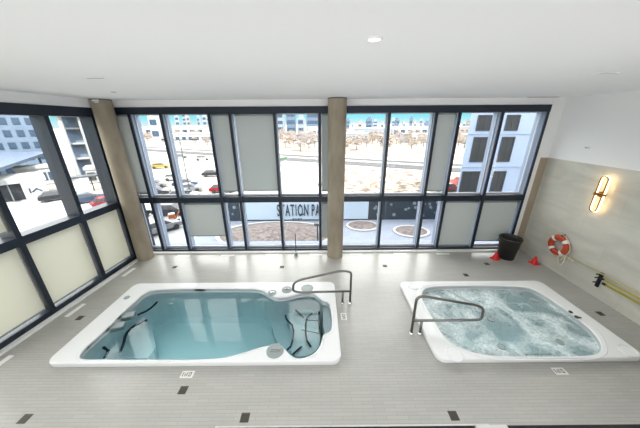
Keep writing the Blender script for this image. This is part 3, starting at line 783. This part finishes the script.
mural(5.95, 8.0, 28.05, 'narrow navy mural panel at the right end of the lettered hoarding', 2)
mural(8.05, 15.6, 28.1, 'long navy mural panel with pale round motifs behind the planters', 3)
mural(-11.6, -9.65, 28.0, 'navy mural panel at the left end of the lettered hoarding', 4)
obj_ = thing('white_notice', 'pale rectangular board standing by the left navy panel', 'notice board', (-13.2, 29, G))
obj('panel', box(-1.2, 1.2, 0, .1, .5, 2.5), 'hoard', obj_); obj('leg', box(-1.1, -1.0, 0, .1, 0, .5), 'winframe', obj_); obj('leg', box(1.0, 1.1, 0, .1, 0, .5), 'winframe', obj_)

# ---- street lamps
def lamp(x, y, h, lab, arms=0):
    t = thing('street_lamp', lab, 'street lamp', (x, y, G))
    obj('pole', cyl(bmesh.new(), (0, 0, 0), (0, 0, h), .10, .06, 10), 'winframe', t)
    obj('foot', cyl(bmesh.new(), (0, 0, 0), (0, 0, .5), .22, .16, 10), 'winglass', t)
    if arms:
        obj('arm', bx(bmesh.new(), -arms, arms, -.05, .05, h-.12, h), 'winframe', t)
        for s in (-1, 1): obj('lamp_head', box(s*arms-.5, s*arms+.5, -.22, .22, h-.1, h+.12, .03), 'winglass', t)
    else: obj('lamp_head', bx(bmesh.new(), -.30, .30, -.2, .2, h, h+.18, .03), 'winglass', t)
lamp(.10, 27.2, 4.6, 'thin street lamp standing in front of the lettered hoarding')
lamp(-.2, 20.4, 2.6, 'short bollard lamp on the paving in front of the mulch bed')
lamp(-21.5, 39.5, 9.0, 'tall twin-arm lamp mast in the parking lot seen left of centre', 2.2)
lamp(-14.4, 26.2, 4.2, 'street lamp by the parked cars beyond the lower left window')

# ---- right building
def window(t, x0, x1, y, z0, z1, m='winglass', slats=0, part='window'):
    f = bmesh.new(); th = .09
    for a in ((x0, x1, z0, z0+th), (x0, x1, z1-th, z1), (x0, x0+th, z0+th, z1-th), (x1-th, x1, z0+th, z1-th)): bx(f, a[0], a[1], y-.06, y+.02, a[2], a[3])
    bx(f, (x0+x1)/2-.03, (x0+x1)/2+.03, y-.05, y+.02, z0+th, z1-th)
    o = obj(part, f, 'winframe', t)
    obj('pane', box(x0+th, x1-th, y-.02, y-.01, z0+th, z1-th), m, o)
    if slats:
        s = bmesh.new(); k = int((z1-z0)/.22)
        for i in range(1, k): bx(s, x0+th, x1-th, y-.035, y-.025, z0+i*.22, z0+i*.22+.035)
        obj('blind', s, 'winframe', o)
    return o
t = thing('apartment_building', 'pale white building with dark slatted windows filling the right panes', 'building', (17.5, 24, G))
B = lambda x: x-17.5
bm = bmesh.new(); P = [(B(13.9), .02), (B(30), .02), (B(42), 14), (B(23.6), 14)]
lo = [bm.verts.new((p[0], p[1], 0)) for p in P]; hi = [bm.verts.new((p[0], p[1], 14.6)) for p in P]
bm.faces.new(lo); bm.faces.new(hi)
for i in range(4): bm.faces.new((lo[i], lo[(i+1) % 4], hi[(i+1) % 4], hi[i]))
obj('wall', bm, 'facade', t)
for x0, x1 in ((14.55, 16.05), (17.2, 18.45), (20.6, 22.0)):
    for z0, z1 in ((3.03, 4.42), (.17, 2.5), (-3.1, -.72), (-6.6, -4.1)):
        window(t, B(x0 if x0 > 15 or z0 > 0 else 14.1), B(x1), .02, z0-G, z1-G, slats=1)
for z in (2.75, -.3, -3.5): obj('ledge', box(B(13.9), B(30), -.06, .02, z-G, z-G+.04), 'facade', t)

# ---- left building group (seen through the left glass wall)
def block(name, lab, x, y, rz, W, Dp, H_, rows, cols, wallm, winm, z0=0, winh=.55, winw=.6, cat='building', roof=None, sides=True, group=None):
    t = thing(name, lab, cat, (x, y, G), rz, group)
    obj('wall', box(-W/2, W/2, 0, Dp, 0, H_), wallm, t)
    obj('roof', box(-W/2-.2, W/2+.2, -.2, Dp+.2, H_, H_+.5), roof or 'facadew', t)
    fh = (H_-z0)/rows; cw = W/cols
    for r in range(rows):
        for c in range(cols):
            xc = -W/2+cw*(c+.5); zc = z0+fh*(r+.5)
            o = obj('window', box(xc-cw*winw/2, xc+cw*winw/2, -.08, 0, zc-fh*winh/2, zc+fh*winh/2), 'winframe', t)
            obj('pane', box(xc-cw*winw/2+.08, xc+cw*winw/2-.08, -.10, -.08, zc-fh*winh/2+.08, zc+fh*winh/2-.08), winm, o)
    return t
t = block('apartment_block', 'long blue-grey apartment block with square windows beyond the left glass wall', -79.5, 50.5, rad(48), 34, 14, 27, 10, 17, 'facadeg', 'winblue', 0)
for k in range(3): obj('balcony', box(3+k*2.6, 5.2+k*2.6, -1.3, 0, 13+0*k, 14.2), 'facadew', t)
t = thing('column_building', 'white building with a flat roof carried on tall slim columns beyond the left glass wall', 'building', (-54, 62, G), rad(40))
obj('roof', box(-5.5, 5.5, -4, 6, 13.4, 14.3), 'facadew', t)
obj('wall', box(-5, 5, .5, 5.5, 0, 13.4), 'facadeg', t)
for x in (-4.8, -1.6, 1.6, 4.8): obj('column', cyl(bmesh.new(), (x, -2.6, 0), (x, -2.6, 13.4), .42, seg=14), 'facadew', t)
for z in (3.6, 7, 10.3): obj('balcony', box(-5, 5, -1.4, .5, z, z+.35), 'facadew', t)
# wide awning roof close by
t = thing('canopy_roof', 'large wedge-shaped blue-grey canopy roof beyond the left glass wall', 'canopy', (-52, 37.5, G))
bm = bmesh.new(); P = [(7, -4.5, 4.6), (3.7, -.2, 4.7), (-10.8, 21.3, 5.0), (-14, 14.4, 5.6), (-20, 4, 5.6)]
lo = [bm.verts.new(p) for p in P]; hi = [bm.verts.new((a, b, c+.5)) for a, b, c in P]
bm.faces.new(lo); bm.faces.new(hi)
for i in range(5): bm.faces.new((lo[i], lo[(i+1) % 5], hi[(i+1) % 5], hi[i]))
obj('roof', bm, 'roofblue', t)
for a, b, c in ((3, -1, 4.7), (-9.5, 17.5, 4.9), (-13, 12, 5.5), (-17, 4, 5.4)): obj('post', cyl(bmesh.new(), (a, b, 0), (a, b, c), .2), 'winframe', t)
t = thing('station_pavilion', 'low white pavilion with a round-cornered roof and a panel of small dark marks', 'building', (-48.5, 36.2, G), rad(50))
obj('wall', box(-6.2, 4.2, .6, 5, 0, 2.7), 'winglass', t)
obj('roof', box(-7.2, 5.2, -.4, 6, 2.7, 3.5, .12), 'facadew', t)
obj('end_panel', box(2.3, 5.0, -.45, .6, 0, 2.7), 'facadew', t)
for k, a in enumerate((0, 50, -50)):
    obj('panel_mark', bx(bmesh.new(), -.09, .09, -.5, -.45, -.4, .4, mtx=Matrix.Translation((3.0+k*.5, 0, 1.4)) @ Matrix.Rotation(rad(a), 4, 'Y')), 'letter', t)
for k in range(5): obj('mullion', box(-5.9+k*1.7, -5.75+k*1.7, .5, .6, 0, 2.7), 'facadew', t)
block('low_building', 'long low grey-fronted building behind the white pavilion', -55, 49, rad(48), 7, 3.5, 3.2, 1, 9, 'facadew', 'winblue', 0, .5, .7)
block('low_building', 'small grey-fronted kiosk with a thin flat roof left of the corner column', -44.5, 51, rad(35), 6, 4, 2.7, 1, 4, 'facadew', 'winglass', 0, .6, .8)
t = thing('bus_shelter', 'flat-roofed shelter on dark posts seen left of the corner column', 'shelter', (-40.5, 43.0, G), rad(40))
obj('roof', box(-3.2, 3.2, -1, 1, 2.7, 2.95, .04), 'winframe', t)
for x in (-2.8, 0, 2.8): obj('post', cyl(bmesh.new(), (x, .6, 0), (x, .6, 2.7), .09), 'winglass', t)
t = thing('red_sign_panel', 'small red slanted roof panel above the canopy at the left photo edge', 'sign', (-70, 52.0, G), rad(50))
obj('panel', box(-2.2, 2.2, 0, .4, 7.6, 9.6), 'redroof', t); obj('post', box(-.2, .2, .1, .3, 0, 7.6), 'winframe', t)

# ---- cars
def make_car(name):
    t = thing(name, None, None)
    prof = [(-2.2, .32), (2.2, .32), (2.25, .62), (2.1, .78), (1.15, .92), (-1.9, .95), (-2.2, .85), (-2.28, .6)]
    bm = bmesh.new(); a = [bm.verts.new((x, -.88, z)) for x, z in prof]; b = [bm.verts.new((x, .88, z)) for x, z in prof]
    bm.faces.new(a); bm.faces.new(b)
    for i in range(len(prof)): bm.faces.new((a[i], a[(i+1) % len(prof)], b[(i+1) % len(prof)], b[i]))
    bmesh.ops.bevel(bm, geom=bm.edges[:], offset=.06, segments=2, affect='EDGES'); return t, bm
def car(x, y, rz, col, lab, group='cars outside beyond the glazing', sc=1):
    t, bm = make_car('car'); t['label'] = lab; t['category'] = 'car'; t['group'] = group
    t.location = (x, y, G); t.rotation_euler = (0, 0, rz)
    obj('body', bm, 'car_'+col, t)
    def hull(p0, p1, w0, w1, z0, z1):
        m = bmesh.new(); v = [m.verts.new(q) for q in ((p0[0], -w0, z0), (p0[1], -w0, z0), (p0[1], w0, z0), (p0[0], w0, z0), (p1[0], -w1, z1), (p1[1], -w1, z1), (p1[1], w1, z1), (p1[0], w1, z1))]
        for f in ((0, 1, 2, 3), (4, 5, 6, 7), (0, 1, 5, 4), (1, 2, 6, 5), (2, 3, 7, 6), (3, 0, 4, 7)): m.faces.new([v[i] for i in f])
        return m
    obj('cabin_glass', hull((-1.9, 1.1), (-1.45, .35), .80, .66, .93, 1.40), 'winglass', t)
    obj('car_roof', hull((-1.48, .38), (-1.35, .25), .67, .60, 1.40, 1.47), 'car_'+col, t)
    for sx_ in (-1.4, 1.4):
        for sy in (-1, 1): obj('wheel', cyl(bmesh.new(), (sx_, sy*.70, .33), (sx_, sy*.9, .33), .33, seg=14), 'black', t)
    return t
cars = [
    (-20.69, 34.10, 0.20, 'white', 'white car on the street beyond the lower left window, nearest the column'),
    (-23.40, 28.40, 1.30, 'black', 'dark car beside the corner column seen through the lowest pane'),
    (-17.73, 24.90, 1.00, 'silver', 'silver car low in the pane next to the corner column'),
    (-19.52, 30.70, 0.10, 'black', 'dark van-like car beyond the second lower pane'),
    (-30.74, 51.97, 0.30, 'white', 'white parked car in the far row of the parking lot'),
    (-25.79, 46.45, 0.30, 'blue', 'blue parked car in the middle of the parking lot'),
    (-31.40, 45.80, 0.30, 'silver', 'silver parked car at the left of the parking lot'),
    (-27.60, 40.10, 0.30, 'black', 'black parked car at the near left of the parking lot'),
    (-23.10, 42.40, 0.30, 'silver', 'silver parked car in the near row of the parking lot'),
    (-43.37, 67.56, 0.30, 'yellow', 'yellow vehicle at the far end of the parking lot'),
    (-24.44, 55.99, 0.20, 'black', 'dark car parked alone on the pale lot left of the narrow shade'),
    (-16.90, 42.00, 0.15, 'carred', 'red car at the near edge of the pale lot'),
    (-21.80, 38.10, 0.15, 'silver', 'grey car left of the red car on the pale lot'),
    (-48.94, 88.53, 0.30, 'silver', 'grey vehicle far back in the lot near the trees'),
    (-38.68, 82.95, 0.20, 'white', 'white vehicle far back by the road left of the shade'),
    (-30.89, 34.81, 0.90, 'carred', 'red car on the street seen left of the corner column'),
    (-41.80, 38.00, 0.80, 'black', 'dark car parked by the white pavilion'),
    (-35.87, 36.42, 0.80, 'blue', 'dark blue car between the pavilion and the red car'),
    (-37.60, 48.00, 0.80, 'silver', 'silver car on the bright street left of the corner column'),
    (22.30, 41.30, 0.40, 'carred', 'small red car at the foot of the white building at right')]
for x, y, a, c_, lab in cars: car(x, y, a, c_, lab)

# ---- construction machines and heaps
t = thing('mini_excavator', 'small orange and white digger working beyond the lower left window', 'digger', (-17.6, 27.6, G), .6); t.scale = (.55, .55, .55)
obj('tracks', bx(bx(bmesh.new(), -1.2, 1.2, -.9, -.5, 0, .5, .1), -1.2, 1.2, .5, .9, 0, .5, .1), 'black', t)
obj('cab', box(-.9, .4, -.7, .7, .55, 2.1, .1), 'ext_orange', t)
obj('cab_roof', box(-.8, .4, -.65, .65, 2.1, 2.25, .04), 'facadew', t)
obj('boom', tube(bmesh.new(), [(.4, 0, 1), (1.4, 0, 2.5), (2.6, 0, 1.9), (2.8, 0, .6)], .14, 8), 'ext_orange', t)
obj('bucket', box(2.5, 3.1, -.35, .35, .15, .7, .08), 'black', t)
def heap(x, y, rx, ry, h, m, lab, name='dirt_heap', seed=0, group=None):
    random.seed(seed); bm = bmesh.new(); n = 30; rows = []
    for k in range(8):
        s = 1-k/8; rows.append([bm.verts.new((rx*s*math.cos(2*PI*i/n)*random.uniform(.9, 1.1), ry*s*math.sin(2*PI*i/n)*random.uniform(.9, 1.1), -.15+h*(1-s)**.8*random.uniform(.75, 1.1))) for i in range(n)])
    for p, q in zip(rows, rows[1:]):
        for i in range(n): bm.faces.new((p[i], p[(i+1) % n], q[(i+1) % n], q[i]))
    bm.faces.new(rows[-1]); o = obj(name, bm, m, None, True); o.location = (x, y, G); tag(o, lab, name.replace('_', ' '), group)
HEAPS = [(6, 52, 6, 4, .5), (11, 46, 6, 3.5, .6), (16, 55, 7, 4, .5), (20, 47, 5, 3, .6), (14, 40.5, 5, 3, .5), (24, 52, 6, 4, .5), (9, 59, 7, 3.5, .4), (20.5, 37.6, 3, 2, .5)]
for i, (x, y, a, b, h) in enumerate(HEAPS): heap(x, y, a*.68, b*.68, h, 'dirt', 'low heap of churned brown dirt on the pale construction lot', seed=i, group='dirt heaps on the construction lot')
heap(27, 47, 2.2, 1.6, 1.5, 'redroof', 'red-orange mound beside the white building at right', 'gravel_mound', 31)
t = thing('site_cabin', 'low green-topped site cabin near the road left of centre', 'cabin', (-14.3, 72, G), -.4)
obj('wall', box(-4, 4, 0, 2.4, 0, 1.6), 'facadew', t); obj('roof', box(-4.3, 4.3, -.3, 2.7, 1.6, 2.2), 'car_green', t)
t = thing('barrier_row', 'red and white traffic barrier at the edge of the parking lot', 'barrier', (-17.9, 38.9, G), .25)
for k in range(5): obj('barrier', box(-1.6+k*.8, -.95+k*.8, -.1, .1, 0, .35, .03), 'redroof' if k % 2 == 0 else 'facadew', t)

# ---- trees
def seen_in(x, y):
    q = x/y
    if q < -.80: return 'seen left of the corner column'
    if q < -.37: return 'seen in the upper panes left of the narrow shade'
    if q < -.19: return 'behind the wide upper shade'
    if q < .03: return 'seen between the wide shade and the centre column'
    if q < .10: return 'behind the centre column'
    if q < .27: return 'seen in the first pane right of the centre column'
    if q < .47: return 'seen in the second pane right of the centre column'
    return 'seen beside the white building at right'
LOW = [(-82, 168, 34, 5, 'facadew'), (-52, 205, 36, 7, 'tower3'), (5, 210, 28, 8, 'facadew'), (42, 200, 30, 7, 'tower1'), (85, 215, 46, 8, 'facadew'), (130, 230, 50, 7, 'tower3'), (-140, 250, 60, 9, 'facadew'),
       (66, 150, 24, 4.5, 'facadew'), (96, 135, 26, 4.5, 'facadew'), (20, 160, 22, 5, 'tower1')]
def tree(x, y, h, seed, m, name='bare_tree', lab='bare winter tree in the brownish belt beyond the road', group='bare trees beyond the road'):
    random.seed(seed); t = thing(name, lab, 'tree', (x, y, G), random.uniform(0, 6), group)
    obj('trunk', cyl(bmesh.new(), (0, 0, 0), (0, 0, h*.45), h*.03, h*.015, 6), 'bark', t)
    bm = bmesh.new()
    for k in range(150):   # twig clusters
        th = random.uniform(0, 2*PI); u = random.uniform(-1, 1); rr = random.uniform(.35, 1)**.6
        c = Vector((math.cos(th)*math.sqrt(1-u*u)*h*.33*rr, math.sin(th)*math.sqrt(1-u*u)*h*.33*rr, h*.62+u*h*.36*rr))
        s = h*random.uniform(.018, .04)
        r = bmesh.ops.create_icosphere(bm, subdivisions=1, radius=s, matrix=Matrix.Translation(c))
        for v in r['verts']: v.co += Vector([random.uniform(-.4, .4)*s for _ in range(3)])
    obj('crown', bm, m, t)
    return t
protos = [tree(-30, 112, 9, 1, 'twig'), tree(-8, 108, 8, 2, 'twig2'), tree(25, 95, 9, 3, 'twig')]
for p in protos: note_kids(p)
random.seed(77)
placed = [(p.location.x, p.location.y) for p in protos]
tries = 0
while len(placed) < 263 and tries < 6000:
    tries += 1
    y = 70+random.random()**1.3*190; x = random.uniform(-.95, .62)*y
    if y < 98.4-(x+13.4)*.53+16 or (x > 28 and y < 110) or min((x-a)**2+(y-b)**2 for a, b in placed) < 36: continue
    if any(abs(x-a)*1.0 < W/2+5 and b-7 < y < b+22 for a, b, W, _, _ in LOW): continue
    if min((x-a)**2+(y-b)**2 for a, b in ((-107, 172), (-17, 242), (-27, 262))) < 14**2: continue
    placed.append((x, y))
    q = dup_tree(protos[len(placed) % 3]); q.location = (x, y, G); q['label'] = 'bare winter tree beyond the road, '+seen_in(x, y); k = random.uniform(.45, .85); q.scale = (k*1.25, k*1.25, k); q.rotation_euler.z = random.uniform(0, 6)
ev = tree(60, 190, 13, 9, 'evergreen', 'evergreen_tree', 'dark evergreen tree in the belt below the skyline', 'evergreens below the skyline'); note_kids(ev)
ev.location = (60, 290, G); ev.scale = (.6, .6, .45)
for x, y in ((-60, 262), (12, 330), (8, 268), (28, 275), (100, 280), (125, 300), (-110, 300), (45, 300), (80, 270)):
    q = dup_tree(ev); q['label'] = 'dark evergreen below the skyline, '+seen_in(x, y); q.location = (x, y, G); k = random.uniform(.4, .6); q.scale = (k*1.6, k*1.6, k)

# ---- mid-distance low buildings and skyline towers
random.seed(12)
for i, (x, y, W, H_, m) in enumerate(LOW):
    block('warehouse', 'low pale warehouse among the trees, '+seen_in(x, y), x, y, random.uniform(-.2, .2), W, 16, H_, 1, 8, m, 'winblue', 0, .4, .6, group='low pale buildings beyond the road')
def tower(x, y, W, H_, m, lab, group='far towers on the skyline', grid=True):
    t = thing('skyline_tower', lab, 'tower', (x, y, G), random.uniform(-.3, .3), group)
    obj('wall', box(-W/2, W/2, 0, W*.7, 0, H_), m, t)
    obj('roof', box(-W*.3, W*.3, W*.1, W*.5, H_, H_+4), m, t)
    if grid:
        fl_ = int(H_/7)
        for k in range(fl_): obj('window_row', box(-W/2+1, W/2-1, -.3, 0, 4+k*7, 7.2+k*7), 'winblue', t)
TOWERS = [
    (-27.7, 260.0, 9.6, 32.5, 'tower2', 'broad blue-grey high-rise rising above the rail line left of the centre column', None),
    (-5.2, 300.0, 17.8, 35.7, 'tower2', 'wide dark blue tower beside the centre column, tallest on the skyline', None),
    (-16.7, 240.0, 6.4, 15.9, 'tower1', 'slim pale high-rise between the two blue towers', None),
    (-107.4, 170.0, 6.3, 25.7, 'facadew', 'pale tower cut by the window head at far left', None),
    (-44.4, 300.0, 7.9, 23.5, 'tower1', 'pale slab tower just left of the blue-grey high-rise', None),
    (-226.8, 420.0, 6.3, 23.6, 'tower1', 'hazy pale skyline tower', 'far towers on the skyline'),
    (-256.1, 500.0, 7.5, 29.4, 'tower1', 'hazy pale skyline tower', 'far towers on the skyline'),
    (-228.8, 460.0, 5.2, 23.1, 'tower3', 'hazy pale skyline tower', 'far towers on the skyline'),
    (-238.6, 520.0, 5.9, 26.3, 'tower1', 'hazy pale skyline tower', 'far towers on the skyline'),
    (-183.0, 420.0, 6.3, 29.2, 'tower1', 'hazy pale skyline tower', 'far towers on the skyline'),
    (-210.6, 500.0, 5.7, 25.6, 'tower3', 'hazy pale skyline tower', 'far towers on the skyline'),
    (57.8, 520.0, 7.9, 17.0, 'tower2', 'hazy pale skyline tower', 'far towers on the skyline'),
    (78.5, 600.0, 4.6, 9.3, 'tower1', 'hazy pale skyline tower', 'far towers on the skyline'),
    (100.7, 640.0, 9.8, 13.6, 'tower3', 'hazy pale skyline tower', 'far towers on the skyline'),
    (99.3, 520.0, 11.9, 18.6, 'tower2', 'hazy pale skyline tower', 'far towers on the skyline'),
    (134.1, 620.0, 11.8, 15.5, 'tower1', 'hazy pale skyline tower', 'far towers on the skyline'),
    (122.0, 500.0, 5.8, 9.2, 'tower3', 'hazy pale skyline tower', 'far towers on the skyline'),
    (170.7, 600.0, 6.9, 19.4, 'tower1', 'hazy pale skyline tower', 'far towers on the skyline'),
    (157.0, 520.0, 7.9, 16.4, 'tower2', 'hazy pale skyline tower', 'far towers on the skyline'),
    (209.9, 640.0, 7.4, 10.6, 'tower1', 'hazy pale skyline tower', 'far towers on the skyline'),
    (183.4, 520.0, 5.9, 19.9, 'tower2', 'hazy pale skyline tower', 'far towers on the skyline'),
    (221.9, 600.0, 6.9, 12.6, 'tower3', 'hazy pale skyline tower', 'far towers on the skyline'),
    (219.4, 560.0, 6.4, 16.5, 'tower1', 'hazy pale skyline tower', 'far towers on the skyline'),
    (199.8, 480.0, 9.2, 10.5, 'tower2', 'hazy pale skyline tower', 'far towers on the skyline'),
    (280.5, 640.0, 7.4, 14.7, 'tower1', 'hazy pale skyline tower', 'far towers on the skyline'),
    (335.1, 600.0, 6.9, 9.7, 'tower1', 'hazy pale skyline tower', 'far towers on the skyline'),
    (370.0, 640.0, 9.8, 14.1, 'tower3', 'hazy pale skyline tower', 'far towers on the skyline')]
for x, y, W, H_, m, lab, gr in TOWERS: tower(x, y, W, H_, m, lab+(', '+seen_in(x, y) if gr else ''), gr)
